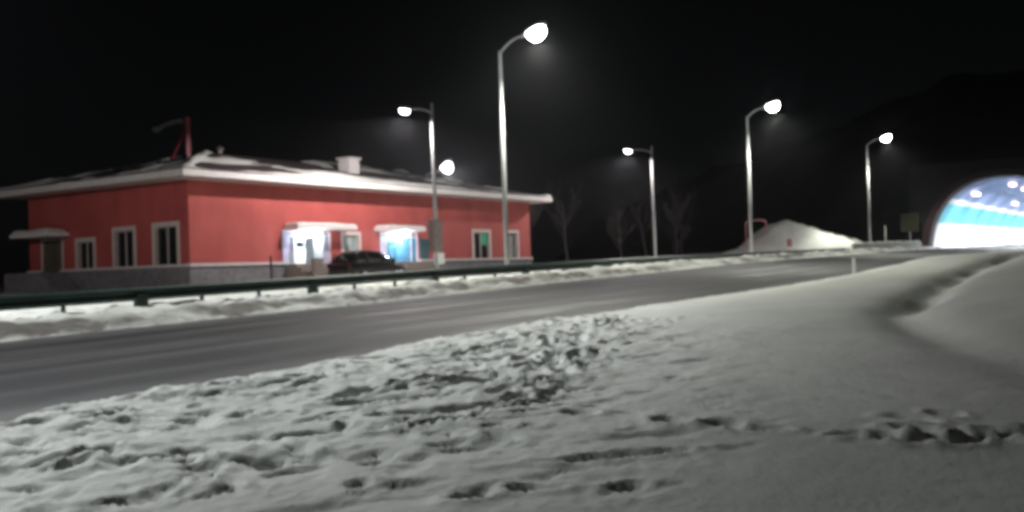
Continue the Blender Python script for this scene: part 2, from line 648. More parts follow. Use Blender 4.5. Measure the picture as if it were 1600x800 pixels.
def stamp(s0, o0, length, width, ang, depth, rim=.35, flat=2.0):
    r = length + width
    i0, i1 = np.searchsorted(S_AX, [s0 - r, s0 + r])
    j0, j1 = np.searchsorted(O_AX, [o0 - r, o0 + r])
    if i1 <= i0 or j1 <= j0:
        return
    ds, do = SG[i0:i1, j0:j1] - s0, OG[i0:i1, j0:j1] - o0
    c, sn = math.cos(ang), math.sin(ang)
    a, b = (ds * c + do * sn) / (length / 2), (-ds * sn + do * c) / (width / 2)
    wob = 1 + .35 * fbm(SG[i0:i1, j0:j1] * 6 + s0, OG[i0:i1, j0:j1] * 6 + o0, 3)
    q = np.hypot(a, b) / wob
    depth *= .62
    ZG[i0:i1, j0:j1] += -depth * np.exp(-q ** (2 * flat)) + depth * rim * np.exp(-((q - 1.45) / .4) ** 2)


def trail(pts, step, jitter, length, width, depth, ang_extra=0.0):
    w = [ground_at(*p) for p in pts]
    for (sa, oa), (sb, ob) in zip(w[:-1], w[1:]):
        L = math.hypot(sb - sa, ob - oa)
        n = max(1, int(L / step))
        a = math.atan2(ob - oa, sb - sa)
        for k in range(n):
            f = (k + random.random() * .6) / n
            side = (.13 if k % 2 else -.13) + random.gauss(0, jitter)
            stamp(sa + (sb - sa) * f - math.sin(a) * side, oa + (ob - oa) * f + math.cos(a) * side,
                  length * random.uniform(.8, 1.25), width * random.uniform(.8, 1.3), a + ang_extra + random.gauss(0, .3),
                  depth * random.uniform(.6, 1.3))


def gouge(pts, width, depth):
    w = [ground_at(*p) for p in pts]
    for (sa, oa), (sb, ob) in zip(w[:-1], w[1:]):
        L = math.hypot(sb - sa, ob - oa)
        stamp((sa + sb) / 2, (oa + ob) / 2, L * 1.15, width, math.atan2(ob - oa, sb - sa), depth, .45, 1.4)


# single-file trail across the smooth drift and the trampled patch at its end
trail([(900, 655), (1040, 668), (1180, 684), (1280, 690), (1390, 692)], .42, .06, .36, .20, .11)
trail([(1385, 690), (1480, 700), (1600, 705), (1720, 712)], .14, .22, .36, .24, .12)
trail([(1400, 672), (1500, 680), (1620, 685)], .22, .15, .34, .22, .10)
# prints and long scuffs in the trampled shoulder
gouge([(520, 640), (600, 622)], .22, .15)
gouge([(600, 622), (680, 606), (760, 590)], .18, .14)
gouge([(395, 625), (520, 606)], .17, .10)
gouge([(870, 740), (1060, 724)], .16, .07)
gouge([(700, 570), (800, 548)], .16, .08)
gouge([(180, 745), (330, 728)], .16, .06)
gouge([(0, 762), (120, 742)], .16, .06)
trail([(700, 800), (790, 775), (960, 774), (1060, 768)], .40, .05, .34, .18, .10)
trail([(960, 500), (905, 530), (880, 560), (860, 600), (780, 640)], .26, .14, .36, .22, .12)
trail([(860, 505), (840, 540), (850, 590)], .3, .12, .34, .2, .11)
trail([(870, 680), (780, 700), (740, 695), (620, 690), (500, 690)], .5, .12, .36, .18, .09)
trail([(420, 660), (330, 690), (200, 690), (60, 680)], .6, .1, .36, .2, .08)
trail([(500, 715), (470, 745), (380, 745), (330, 740)], .3, .1, .36, .2, .09)
trail([(260, 775), (200, 770), (120, 740), (40, 700)], .6, .12, .36, .2, .08)
for k in range(36):
    f_, h_ = random.random(), random.random()
    gx, gy = 40 + 820 * f_, 650 - 90 * f_ + 130 * h_ * (1 - .3 * f_)
    gl = random.uniform(40, 130)
    gouge([(gx, gy), (gx + gl, gy - gl * random.uniform(.12, .28))], random.uniform(.07, .14), random.uniform(.04, .09))
for k in range(120):
    s0, o0 = random.uniform(2.5, 17), 0
    o0 = random.uniform(3.4 + .22 * s0, 9.4)
    stamp(s0, o0, random.uniform(.16, .42), random.uniform(.08, .18), random.choice((0, .3, 1.2, 1.6, -.4)) + random.gauss(0, .3),
          random.uniform(.03, .10))
GV = np.stack([SG * SN - OG * CS, SG * CS + OG * SN, ZG + EYE], -1).reshape(-1, 3)
ground = grid_object("ground", GV, len(S_AX), len(O_AX), M['snow'], {'dirt': DG.ravel()})
ground['kind'] = 'structure'
ground['label'] = "trampled snow covering the ground on both sides of the road"

# road sheet with a slight crown of ruts
RS = axis([(-60, 0, 4, 1), (0, 120, .5, 1.5), (120, 245, 3, 6)])
RO = np.linspace(NEAR - 1.7, FAR + .75, 50)
a_, b_ = np.meshgrid(RS, RO, indexing='ij')
rut = -.012 * (np.exp(-((b_ - 12.2) / .45) ** 2) + np.exp(-((b_ - 14.0) / .45) ** 2) + np.exp(-((b_ - 16.1) / .45) ** 2) + np.exp(-((b_ - 17.9) / .45) ** 2))
RV = np.stack([a_ * SN - b_ * CS, a_ * CS + b_ * SN, zroad(a_, b_) + rut + EYE], -1).reshape(-1, 3)
road = grid_object("road", RV, len(RS), len(RO), M['road'], {'so': np.stack([a_, b_, a_ * 0], -1).reshape(-1, 3)})
road['kind'] = 'structure'
road['label'] = "grey salted asphalt road rising to the tunnel"

# hillside the tunnel is driven into
hs = axis([(118.4, 160, 2, 4), (160, 520, 8, 40)])
ho = axis([(-260, -20, 24, 5), (-20, 60, 2, 3), (60, 300, 6, 30)])
a_, b_ = np.meshgrid(hs, ho, indexing='ij')
side = np.maximum(0, np.maximum(b_ - 22.6, 3.8 - b_))
hz = 8.9 + (a_ - 118.4) * .45 - side * (1.25 - .6 * sstep(118, 150, a_))
hz = np.minimum(hz, 24 + .03 * (a_ - 118)) + 2.2 * fbm(a_ * .06, b_ * .06, 5) * sstep(118, 135, a_)
hz = np.maximum(hz, -.9)
HV = np.stack([a_ * SN - b_ * CS, a_ * CS + b_ * SN, hz + EYE], -1).reshape(-1, 3)
hill = grid_object("hill", HV, len(hs), len(ho), M['hill'])
hill['kind'] = 'structure'
hill['label'] = "dark scrubby hillside above the tunnel"

# ------------------------------------------------------------------ the red station building
GB = -.50                                   # yard level at the building
C0 = P(30.3, 37.55, GB)
B = empty("station_building", C0)
tag(B, "single-storey red rendered building with snowy hipped roof beyond the guardrail", "building")
LU, LV = 30.0, 13.0
PL = .56 - GB                               # plinth top
WT = 4.62 - GB                              # wall top under the soffit
TW = .28


def facade(name, length, openings, to_local, z0, z1, material):
    """wall with real openings: cells of a grid cut at every opening edge"""
    us = sorted({0.0, length, *[q for op in openings for q in op[:2]]})
    zs = sorted({z0, z1, *[q for op in openings for q in op[2:4]]})
    mb = MB()
    for i in range(len(us) - 1):
        run = None
        for j in range(len(zs) - 1):
            uc, zc = (us[i] + us[i + 1]) / 2, (zs[j] + zs[j + 1]) / 2
            hole = any(op[0] < uc < op[1] and op[2] < zc < op[3] for op in openings)
            if not hole:
                if run is None:
                    run = [zs[j], zs[j + 1]]
                else:
                    run[1] = zs[j + 1]
            if (hole or j == len(zs) - 2) and run:
                x0, x1, y0, y1 = to_local(us[i], us[i + 1])
                mb.box(x0, x1, y0, y1, run[0], run[1])
                run = None
    return mb.build(name, material, B)


rel = lambda z: z - GB                      # eye-relative height -> local height
ENT1, ENT2 = (6.15, 9.45, .10, rel(2.30)), (13.55, 17.05, .10, rel(2.30))
F_WIN = [(10.45, 11.65, rel(.62), rel(2.12)), (22.95, 24.75, rel(.62), rel(2.42)), (26.75, 28.25, rel(.62), rel(2.42))]
G_WIN = [(.85, 2.45, rel(.62), rel(2.52)), (4.1, 5.55, rel(.62), rel(2.46)), (7.35, 8.65, rel(.62), rel(2.06))]
G_DOOR = (10.05, 11.75, .10, rel(2.22))
front = lambda a, b: (a, b, 0.0, TW)
gable = lambda a, b: (0.002, TW, a, b)
facade("wall", LU, [ENT1, ENT2] + F_WIN, front, PL, WT, M['stucco'])
facade("wall", LV - TW, [(a - TW, b - TW, c, d) for a, b, c, d in G_WIN + [G_DOOR]], lambda a, b: (0.002, TW, a + TW, b + TW), PL, WT, M['stucco'])
box("wall", M['stucco'], B, LU - TW, LU - .002, TW, LV, PL, WT)
box("wall", M['stucco'], B, TW, LU - TW, LV - TW, LV - .002, PL, WT)
# plinth set 6 cm proud, pale ledge on top, both broken at the entrances
pq = .06
for a, b in ((-pq, ENT1[0]), (ENT1[1], ENT2[0]), (ENT2[1], LU + pq)):
    box("plinth", M['plinth'], B, a, b, -pq, TW, -.3, PL - .004)
    box("plinth_ledge", M['ledge'], B, a - .03 if a < 0 else a, b, -pq - .10, -.003, PL, PL + .13)
for a, b in ((TW + .004, G_DOOR[0]), (G_DOOR[1], LV + pq)):
    box("plinth", M['plinth'], B, -pq, TW, a, b, -.3, PL - .004)
    box("plinth_ledge", M['ledge'], B, -pq - .10, -.002, a if a > 1 else -.003, b, PL, PL + .13)
box("plinth", M['plinth'], B, LU - TW, LU + pq, TW + .004, LV, -.3, PL - .004)


def window(op, along_front, glass, tint=None, glow_fill=None):
    a, b, z0, z1 = op
    w = 0.20
    fr = MB()

    def bx(mb, u0, u1, d0, d1, c0, c1):
        if along_front:
            mb.box(u0, u1, d0, d1, c0, c1)
        else:
            mb.box(d0, d1, u0, u1, c0, c1)
    g = MB()
    bx(g, a, b, .13, .16, z0, z1)
    pane = g.build("window", glass, B)
    bx(fr, a - w, a, -.045, .10, z0, z1 + w)
    bx(fr, b, b + w, -.045, .10, z0, z1 + w)
    bx(fr, a + .001, b - .001, -.04, .10, z1, z1 + w - .003)
    fr.build("window_surround", M['trim'], pane)
    mu = MB()
    mid = (a + b) / 2
    bx(mu, mid - .03, mid + .03, .07, .12, z0 + .05, z1 - .05)
    bx(mu, a, a + .05, .07, .12, z0, z1)
    bx(mu, b - .05, b, .07, .12, z0, z1)
    bx(mu, a + .05, b - .05, .07, .12, z1 - .05, z1)
    bx(mu, a + .05, b - .05, .07, .12, z0, z0 + .05)
    mu.build("sash", M['trim'], pane)
    if glow_fill:  # thin sheet carrying light painted into the pane
        t = MB()
        bx(t, a + .051, b - .051, .122, .129, z0 + .051, z1 - .051)
        t.build("painted_glow", glow_fill, pane)
    if tint:
        t = MB()
        bx(t, mid + .05, b - .06, .062, .069, z0 + .95, z1 - .06)
        o_ = t.build("painted_glow", tint, pane)
        o_['label'] = "green glow painted on a small sheet in the upper pane"
    return pane


M['painted_glow'] = mat("pale_pane_glow", (.30, .40, .40), .7, 0, .2, 3)  # blue-green pane with its bright reflection put into the colour
M['painted_glow2'] = mat("grey_pane_glow", (.20, .22, .22), .7, 0, .2, 3)  # grey tone that imitates a half-lit pane
window(F_WIN[0], True, M['glass'], None, M['painted_glow'])
window(F_WIN[1], True, M['glass'], M['glow_green'])
window(F_WIN[2], True, M['glass'], None, M['painted_glow2'])
for op in G_WIN:
    window(op, False, M['glass'])

# gable door under its own little canopy
gd = box("door", M['olive'], B, .10, .15, G_DOOR[0], G_DOOR[1], PL + .02, G_DOOR[3])
gd['label'] = "olive double door in the gable wall"
box("door_seam", M['railpost'], gd, .088, .10, 10.89, 10.92, PL + .05, G_DOOR[3] - .05)
fr = MB()
fr.box(-.04, .10, G_DOOR[0] - .14, G_DOOR[0], PL + .02, G_DOOR[3] + .14)
fr.box(-.04, .10, G_DOOR[1], G_DOOR[1] + .14, PL + .02, G_DOOR[3] + .14)
fr.box(-.036, .10, G_DOOR[0] + .001, G_DOOR[1] - .001, G_DOOR[3], G_DOOR[3] + .137)
fr.build("door_surround", M['trim'], gd)
box("doorstep", M['plinth'], B, -1.5, .09, 9.6, 12.9, -.3, PL)
for k in range(4):
    box("step", M['plinth'], B, -1.5, -.1, 9.6 - .3 * (k + 1), 9.6 - .3 * k - .003, -.3, PL - .2 * (k + 1))


def snow_cap(name, parent, x0, x1, y0, y1, z, h, nx=24, ny=8, seed=0.0):
    xs, ys = np.linspace(x0, x1, nx), np.linspace(y0, y1, ny)
    a, b = np.meshgrid(xs, ys, indexing='ij')
    e = np.minimum(np.minimum(a - x0, x1 - a), np.minimum(b - y0, y1 - b))
    zz = z + .002 + h * np.sqrt(np.clip(e / .10, 0, 1)) * (1 + .35 * fbm(a * .9 + seed, b * .9, 3))
    o = grid_object(name, np.stack([a, b, zz], -1).reshape(-1, 3), nx, ny, M['snow'])
    o.parent = parent
    return o


cg = box("canopy", M['fascia'], B, -1.25, -.005, 9.35, 12.75, rel(2.40), rel(2.62), bevel=.02)
snow_cap("snow", cg, -1.24, -.02, 9.36, 12.74, rel(2.62), .16, 12, 20, 4)

# main entrances
def entrance(op, can, proj, seed, doors):
    u0, u1, z0, z1 = op
    fl = PL
    # recessed porch room: open box inside the wall
    rb = MB()
    D = 2.4
    rb.box(u0 - .1, u1 + .1, TW + D, TW + D + .08, .1, z1 + .2)
    rb.box(u0 - .18, u0 - .1, TW, TW + D + .08, .1, z1 + .2)
    rb.box(u1 + .1, u1 + .18, TW, TW + D + .08, .1, z1 + .2)
    rb.box(u0 - .18, u1 + .18, TW, TW + D + .08, z1 + .204, z1 + .28)
    rb.build("lobby", M['white'], B)
    box("lobby_floor", M['beige'], B, u0 + .01, u1 - .01, -.02, TW + D, -.2, fl)
    c = box("canopy", M['fascia'], B, can[0], can[1], -proj, -.006, rel(2.36), rel(2.60), bevel=.02)
    snow_cap("snow", c, can[0] + .01, can[1] - .01, -proj + .01, -.02, rel(2.60), .10, 60, 16, seed)
    um = (u0 + u1) / 2
    # ceiling light under the canopy
    lm = MB()
    lm.lathe([(.05, .10), (.26, .09), (.30, .04), (.24, -.02), (.05, -.05)], 16, Matrix.Translation((um - .1, -.42, rel(2.23))))
    l_ = lm.build("canopy_lamp", M['canopylight'], B, smooth=True)
    ld = bpy.data.lights.new("canopy_bulb", 'POINT')
    ld.energy, ld.color, ld.shadow_soft_size = 180, (.72, .87, 1.0), .12
    lo = bpy.data.objects.new("canopy_bulb", ld)
    COL.objects.link(lo)
    lo.parent = B
    lo.location = (um - .1, -.48, rel(2.08))
    # steps down to the yard
    for k in range(4):
        box("step", M['beige'], B, u0 - .2, u1 + .2, -.9 - .3 * (k + 1), -.9 - .3 * k - .003, -.3, fl - .2 * (k + 1))
    box("landing", M['beige'], B, u0 - .2, u1 + .2, -.9, -pq - .13, -.3, fl - .004)
    # glazed front: frame, transom, leaves
    f = MB()
    y0, y1 = .05, .14
    for u in (u0, u0 + .55, u1 - .65, u1 - .08):
        f.box(u, u + .08, y0, y1, fl, z1)
    f.box(u0 + .081, u1 - .081, y0 + .004, y1 - .004, rel(2.0), rel(2.08))
    f.box(u0 + .081, u1 - .081, y0 + .004, y1 - .004, z1 - .08, z1)
    f.build("entrance_frame", M['white'], B)
    return um


entrance(ENT1, (6.0, 10.5), 1.0, 1.0, 1)
entrance(ENT2, (13.0, 16.6), 1.0, 7.0, 2)
fl = PL
# entrance 1: pale lilac side pillar, one leaf open, notice cabinet inside, glazed side light
box("side_panel", M['lilac'], B, ENT1[0] - .36, ENT1[0] - .02, -.10, -.003, PL + .09, rel(2.33))
sl = box("side_light", M['lilac'], B, ENT1[1] - .56, ENT1[1] - .09, .09, .105, fl + .02, rel(1.99))
sl['label'] = "pale blue side light of the first entrance"
for k, (ua, ub) in enumerate(((ENT1[0] + .64, ENT1[0] + 1.38),)):
    d1 = box("door_leaf", M['white'], B, ua, ub, .07, .115, fl + .02, rel(1.99))
    box("door_glass", M['glass'], d1, ua + .12, ub - .12, .062, .069, fl + .9, rel(1.75))
    box("door_pull", M['galv'], d1, ub - .1, ub - .06, .02, .066, fl + .8, fl + 1.3)
dl = box("door_leaf", M['galv'], B, ENT1[0] + 2.0, ENT1[0] + 2.06, -.62, .06, fl + .02, rel(1.99))
dl['label'] = "grey door leaf standing open"
box("notice_board", M['lilac'], B, ENT1[0] + .08, ENT1[0] + .52, .145, .17, fl + .65, fl + 1.5)
box("porch_parapet", M['beige'], B, ENT1[0] - .2, ENT1[0] + .45, -2.1, -1.92, -.3, PL + .25)
# entrance 2: pair of blue doors and a dark teal panel to their right
for k in range(3):
    ua = ENT2[0] + .66 + k * .72
    d1 = box("door_leaf", M['blue'] if k != 0 else M['teal_dark'], B, ua, ua + .70, .06, .11, fl + .02, rel(1.99))
    box("door_panel", M['blue'], d1, ua + .12, ua + .58, .045, .058, fl + .25, fl + 1.05)
    box("door_panel", M['blue'], d1, ua + .12, ua + .58, .045, .058, fl + 1.15, rel(1.85))
    box("door_pull", M['galv'], d1, ua + .60, ua + .63, .01, .058, fl + .85, fl + 1.25)
box("side_light", M['blue'], B, ENT2[1] - .56, ENT2[1] - .09, .09, .105, fl + .02, rel(1.99))
box("side_light", M['lilac'], B, ENT2[0] + .09, ENT2[0] + .54, .09, .105, fl + .02, rel(1.99))
dk = box("door_leaf", M['teal_dark'], B, ENT2[1] + .08, ENT2[1] + .95, -.07, -.02, fl + .09, rel(1.95))
dk['label'] = "dark teal panel flat against the wall right of the second entrance"

# hipped roof with deep eaves
OV = 1.2
EZ = rel(4.66)
ex0, ex1, ey0, ey1 = -OV, LU + OV, -OV, LV + OV
RH = 2.05
hy = (ey0 + ey1) / 2
hip = (ey1 - ey0) / 2
r0, r1 = ex0 + hip, ex1 - hip
sof = MB()
sof.box(ex0 + .1, ex1 - .1, ey0 + .1, ey1 - .1, EZ - .05, EZ + .02)
sof.build("soffit", M['soffit'], B)
rf = MB()
rf.v = [(ex0, ey0, EZ + .30), (ex1, ey0, EZ + .30), (ex1, ey1, EZ + .30), (ex0, ey1, EZ + .30), (r0, hy, EZ + .30 + RH), (r1, hy, EZ + .30 + RH),
        (ex0, ey0, EZ + .022), (ex1, ey0, EZ + .022), (ex1, ey1, EZ + .022), (ex0, ey1, EZ + .022)]
for q in ((0, 1, 5, 4), (2, 3, 4, 5), (1, 2, 5), (3, 0, 4), (0, 6, 7, 1), (1, 7, 8, 2), (2, 8, 9, 3), (3, 9, 6, 0), (6, 9, 8, 7)):
    rf.face(q)
ROOF = rf.build("roof", M['roofing'], B)
fs = MB()
t = .03
fs.box(ex0 - t, ex1 + t, ey0 - t, ey0 - .002, EZ + .0, EZ + .30)
fs.box(ex0 - t, ex1 + t, ey1 + .002, ey1 + t, EZ + .0, EZ + .30)
fs.box(ex0 - t, ex0 - .002, ey0, ey1, EZ + .0, EZ + .30)
fs.box(ex1 + .002, ex1 + t, ey0, ey1, EZ + .0, EZ + .30)
fs.build("fascia", M['fascia'], ROOF)


def roof_z(x, y):
    e = np.minimum(np.minimum(x - ex0, ex1 - x), np.minimum(y - ey0, ey1 - y))
    return EZ + .30 + RH * np.clip(e, 0, hip) / hip


# snow lying on the roof, sliding off in patches: its sheet dips under the roof where the roof is bare
xs, ys = np.linspace(ex0 - .05, ex1 + .05, 230), np.linspace(ey0 - .05, ey1 + .05, 120)
a_, b_ = np.meshgrid(xs, ys, indexing='ij')
e_ = np.minimum(np.minimum(a_ - ex0, ex1 - a_), np.minimum(b_ - ey0, ey1 - b_))
cover = -.10 + 1.05 * fbm(a_ * .16 + 2.3, b_ * .42 + 1.7, 5, .55) + .40 * np.exp(-(e_ / .40) ** 2) + .35 * np.exp(-((e_ - hip) / .5) ** 2)
hipd = np.minimum(np.abs((a_ - ex0) - (b_ - ey0)), np.abs((ex1 - a_) - (b_ - ey0)))
cover = cover + .35 * np.exp(-(hipd / .5) ** 2)
th = np.clip(cover, -.3, .5) * .34
th = np.where(e_ < .06, .05 + 0 * th, th)
sn_ = grid_object("roof_snow", np.stack([a_, b_, roof_z(a_, b_) + th], -1).reshape(-1, 3), 230, 120, M['snow'])
sn_.parent = ROOF
sn_['label'] = "patchy snow lying on the dark roof"


def on_roof(x, y):
    return float(roof_z(np.array([x]), np.array([y]))[0])


# roof furniture
vx, vy = 14.6, 3.2
vz = on_roof(vx, vy)
vb = MB().box(vx - .45, vx + .45, vy - .45, vy + .45, vz - .3, vz + .75).build("vent_housing", M['fascia'], ROOF, bevel=.02)
vc = MB().box(vx - .55, vx + .55, vy - .55, vy + .55, vz + .752, vz + .86).build("vent_cap", M['fascia'], ROOF)
fx, fy = 9.0, 8.2
fz = on_roof(fx, fy)
fl_ = MB()
fl_.lathe([(.15, -.2), (.15, .95)], 14, Matrix.Translation((fx, fy, fz)))
fl_.lathe([(.24, .95), (.26, 1.0), (.05, 1.18)], 14, Matrix.Translation((fx, fy, fz)))
fl_.build("flue", M['trim'], ROOF, smooth=False)

# red hoist mast standing on the roof
hx, hy2 = 4.55, 5.6
hz0 = on_roof(hx, hy2)
HM = empty("hoist_mast", C0 + Matrix.Rotation(RZ, 3, 'Z') @ Vector((hx, hy2, hz0)))
tag(HM, "red steel mast with a long grey arm on the building's roof", "mast")
box("post", M['red'], HM, -.13, .13, -.13, .13, -.25, 2.15)
am = MB().tube([(0, -.1, 2.0), (0, .9, 2.02), (0, 1.7, 1.95), (0, 2.5, 1.75)], [.11, .10, .09, .12], 8)
am.build("arm", M['galv'], HM, smooth=True)
MB().tube([(0, 0, 1.75), (0, 1.1, .25), (0, 1.35, -.1)], .09, 8).build("brace", M['red'], HM)
MB().tube([(0, 1.1, 1.95), (0, .1, .75)], .04, 6).build("brace", M['darkred'], HM)
MB().lathe([(.05, 0), (.2, .05), (.22, .25), (.08, .3)], 12, Matrix.Translation((0, 2.5, 1.6))).build("pulley_block", M['housing'], HM)

# ------------------------------------------------------------------ street lamps
def lens_mesh(mb, L, W, D):
    sec = []
    for k in range(6):
        f = k / 5
        t = math.cos(f * math.pi / 2 * .92)
        z = -D * math.sin(f * math.pi / 2)
        sec.append([(L / 2 * t * math.copysign(abs(math.cos(q)) ** .7, math.cos(q)), W / 2 * t * math.copysign(abs(math.sin(q)) ** .7, math.sin(q)), z)
                    for q in [2 * math.pi * j / 20 for j in range(20)]])
    mb.loft(sec)


def photometry(ld, rot, along, curve):
    """luminaire light distribution: strength over the tangent of the angle off the lamp's axis"""
    ld.use_nodes = True
    nt = ld.node_tree
    em = nt.nodes["Emission"]
    tc = N(nt, "ShaderNodeNewGeometry")
    comp = []
    for k in range(3):                       # components along the lamp's own axes
        dp = N(nt, "ShaderNodeVectorMath", operation='DOT_PRODUCT')
        nt.links.new(tc.outputs['Incoming'], dp.inputs[0])
        dp.inputs[1].default_value = rot.col[k]
        comp.append(dp.outputs['Value'])

    def mth(op, a, b=None):
        n = N(nt, "ShaderNodeMath", operation=op)
        for i, q in enumerate((a, b)):
            if q is None:
                continue
            if isinstance(q, (int, float)):
                n.inputs[i].default_value = q
            else:
                nt.links.new(q, n.inputs[i])
        return n.outputs[0]
    x = mth('MULTIPLY', comp[0], along)
    rr = mth('SQRT', mth('ADD', mth('MULTIPLY', x, x), mth('MULTIPLY', comp[1], comp[1])))
    tt = mth('DIVIDE', rr, mth('MAXIMUM', mth('ABSOLUTE', comp[2]), .02))
    cr = N(nt, "ShaderNodeValToRGB")
    tmax = curve[-1][0]
    nt.links.new(mth('DIVIDE', tt, tmax), cr.inputs[0])
    e = cr.color_ramp.elements
    while len(e) < len(curve):
        e.new(.5)
    for el, (p, v) in zip(e, curve):
        el.position = p / tmax
    for el, (p, v) in zip(e, curve):
        el.color = (v, v, v, 1)
    nt.links.new(cr.outputs[0], em.inputs['Strength'])


ROADWAY = (.45, [(0, .13), (.3, .30), (.6, .62), (.85, .95), (1.0, 1.0), (1.16, .58), (1.26, .34), (1.5, .14), (2.6, .0)])
YARD = (.9, [(0, .10), (1.0, .8), (2.0, 1.0), (5.0, .9), (9.0, .3), (14.0, 0)])


def street_lamp(s, o, base, height, arm, rise, toward, label, power, lens, group, spike=0.0, big=1.0, aim=14, boxes=False, tint=(.99, 1.0, .95), throw=11, dist=ROADWAY, lens_size=(.64, .46, .34)):
    """toward=-1: arm over the main road (to lower o); +1: away from it"""
    L = empty("street_lamp", P(s, o, base))
    tag(L, label, "street lamp", group)
    pm = MB()
    pm.lathe([(.105, .02), (.10, height * .4), (.068, height)], 16)
    pm.build("pole", M['galv'], L, smooth=True)
    bm_ = MB()
    bm_.box(-.21, .21, -.21, .21, -.25, .02)
    bm_.lathe([(.135, .02), (.135, .45), (.11, .47)], 16)
    bm_.build("base_flange", M['galv'], L)
    if spike:
        MB().lathe([(.05, height), (.05, height + spike), (.02, height + spike + .06)], 10).build("pole_cap", M['galv'], L)
    pts = [Vector((0, toward * arm * f, height - .12 + rise * (1 - (1 - f) ** 2.2))) for f in (0, .12, .28, .5, .75, 1.0)]
    a = MB().tube(pts, [.055, .05, .045, .042, .04, .038], 10)
    a.build("arm", M['galv'], L, smooth=True)
    tip = pts[-1]
    tilt = math.radians(aim)
    R = Matrix.Translation(tip) @ Matrix.Rotation(math.pi / 2 * toward, 4, 'Z') @ Matrix.Rotation(-tilt, 4, 'Y') @ Matrix.Scale(big, 4)
    hd = MB()
    sec = []
    for x, w, h0, h1 in ((-.10, .05, -.04, .04), (.05, .09, -.06, .07), (.2, .17, -.07, .12), (.45, .20, -.07, .14), (.75, .19, -.07, .12), (.92, .12, -.06, .06)):
        sec.append([(x, w * math.cos(q), (h1 if math.sin(q) > 0 else -h0) * math.sin(q)) for q in [2 * math.pi * j / 14 for j in range(14)]])
    hd.loft([[R @ Vector(p) for p in q] for q in sec])
    head = hd.build("lamp_head", M['housing'], L, smooth=True)
    lm = MB()
    lens_mesh(lm, *lens_size)
    lm.v = [tuple(R @ (Vector(p) + Vector((.50, 0, -.062)))) for p in lm.v]
    lm.build("lens", lens, head, smooth=True)
    ld = bpy.data.lights.new("bulb", 'SPOT')
    ld.energy, ld.spot_size, ld.spot_blend, ld.shadow_soft_size, ld.color = power, math.radians(172), .1, .12, tint
    photometry(ld, Matrix.Rotation(RZ, 3, 'Z') @ Matrix.Rotation(math.radians(throw) * toward, 3, 'X'), *dist)
    lo = bpy.data.objects.new("bulb", ld)
    COL.objects.link(lo)
    lo.parent = L
    lo.location = R @ Vector((.50, 0, -.062 - lens_size[2] - .16))
    lo.rotation_euler = (math.radians(throw) * toward, 0, 0)
    if boxes:
        b1 = box("control_box", M['box'], L, -.42, .30, -.20, .18, 1.35, 2.95, bevel=.03)
        b1['label'] = "brownish control cabinet strapped to the pole"
        b2 = box("meter_box", M['white'], L, -.05, .38, -.19, .17, .75, 1.30, bevel=.02)
        b2['label'] = "small white box below the cabinet"
    return L


GA, GBp = "tall lamps along the main road", "lower lamps along the yard"
for s, lab in ((35.0, "tallest street lamp with the widest glare, arm pointing right, before the building's end"),
               (65.6, "street lamp whose pole rises beside the red pipe frame and snow bank"),
               (99.6, "street lamp standing behind the pale concrete barrier near the tunnel"),
               (7.0, "tall lamp of the roadside row next before the picture's left edge")):
    g = ground_z(s, 23.0)
    street_lamp(s, 23.0, g, 9.6 if s < 90 else 10.2, 1.2, .58, -1, lab, LAMP_A, M['lens'], GA, 0, 1.25, 18, tint=(.95, .99, 1.0) if s < 20 else (.99, 1.0, .88))
for s, o, lab, bx_ in ((38.9, 29.7, "lower street lamp with cabinet on its pole, arm pointing left over the roof", True),
                       (68.2, 31.4, "lower street lamp with arm pointing left, standing alone before bare trees", False),
                       (7.0, 29.7, "lower yard lamp next before the picture's left edge", False)):
    g = ground_z(s, o)
    street_lamp(s, o, g, 8.35 if s < 60 else 8.7, 1.25 if s < 60 else 1.5, .36, 1, lab, LAMP_B * (.72 if s < 20 else 1), M['lensb'], GBp, .35, .95, 10, bx_, (1, .91, .90), 6, YARD, (.60, .36, .24))
street_lamp(60.9, 47.2, -.5, 8.0, 1.2, .3, -1, "lamp behind the building, only its glare showing above the roof", LAMP_B * .9, M['lensfar'],
            GBp, 0, 1.5, 35, False, (1, .93, .95), 10, YARD, (.56, .56, .46))

# ------------------------------------------------------------------ guardrail
GRL = empty("guardrail", P(0, RAIL, 0), 0)
tag(GRL, "long dark green steel guardrail on posts along the far road edge", "guardrail")
GRL.location = (0, 0, 0)


def rail_top(s):
    return float(np.interp(s, [-10, 5, 16, 26, 46, 66, 82, 90], [-.62, -.40, -.20, -.02, .28, .50, .66, .72]))


prof = [(0, .155), (.045, .150), (.078, .105), (.078, .085), (.015, .045), (0, .0), (.015, -.045), (.078, -.085), (.078, -.105), (.045, -.150), (0, -.155)]
prof = [(x, z * 1.12) for x, z in prof]
S0 = 1.6
PITCHP = 2.07
NP = 40
for k in range(0, NP, 3):                       # one beam per three bays, lapped at the block-outs
    sa, sb = S0 + k * PITCHP - .12, S0 + (k + 3) * PITCHP + .12
    if sb > 85.2:
        sb = 85.2
    mb = MB()
    secs = []
    for f in np.linspace(0, 1, 4):
        s = sa + (sb - sa) * f
        z = rail_top(s) - .155
        lap = .004 * (k // 3 % 2)
        ring = [P(s, RAIL - .10 - x - lap, z + h) for x, h in prof] + [P(s, RAIL - .094 - x - lap, z + h) for x, h in prof[::-1]]
        secs.append(ring)
    mb.loft(secs)
    mb.build("beam", M['rail'], GRL)
pm = MB()
pm.lathe([(.057, -1.1), (.057, .02), (.05, .03)], 10)
post_me = pm.mesh("post")
post_me.materials.append(M['railpost'])
bm_ = MB().box(-.06, .06, -.105, -.02, -.26, -.05)
blk_me = bm_.mesh("block_out")
blk_me.materials.append(M['railpost'])
bm_ = MB().box(-.17, .17, -.21, -.06, -.47, -.14)
big_me = bm_.mesh("splice_block")
big_me.materials.append(M['rail'])
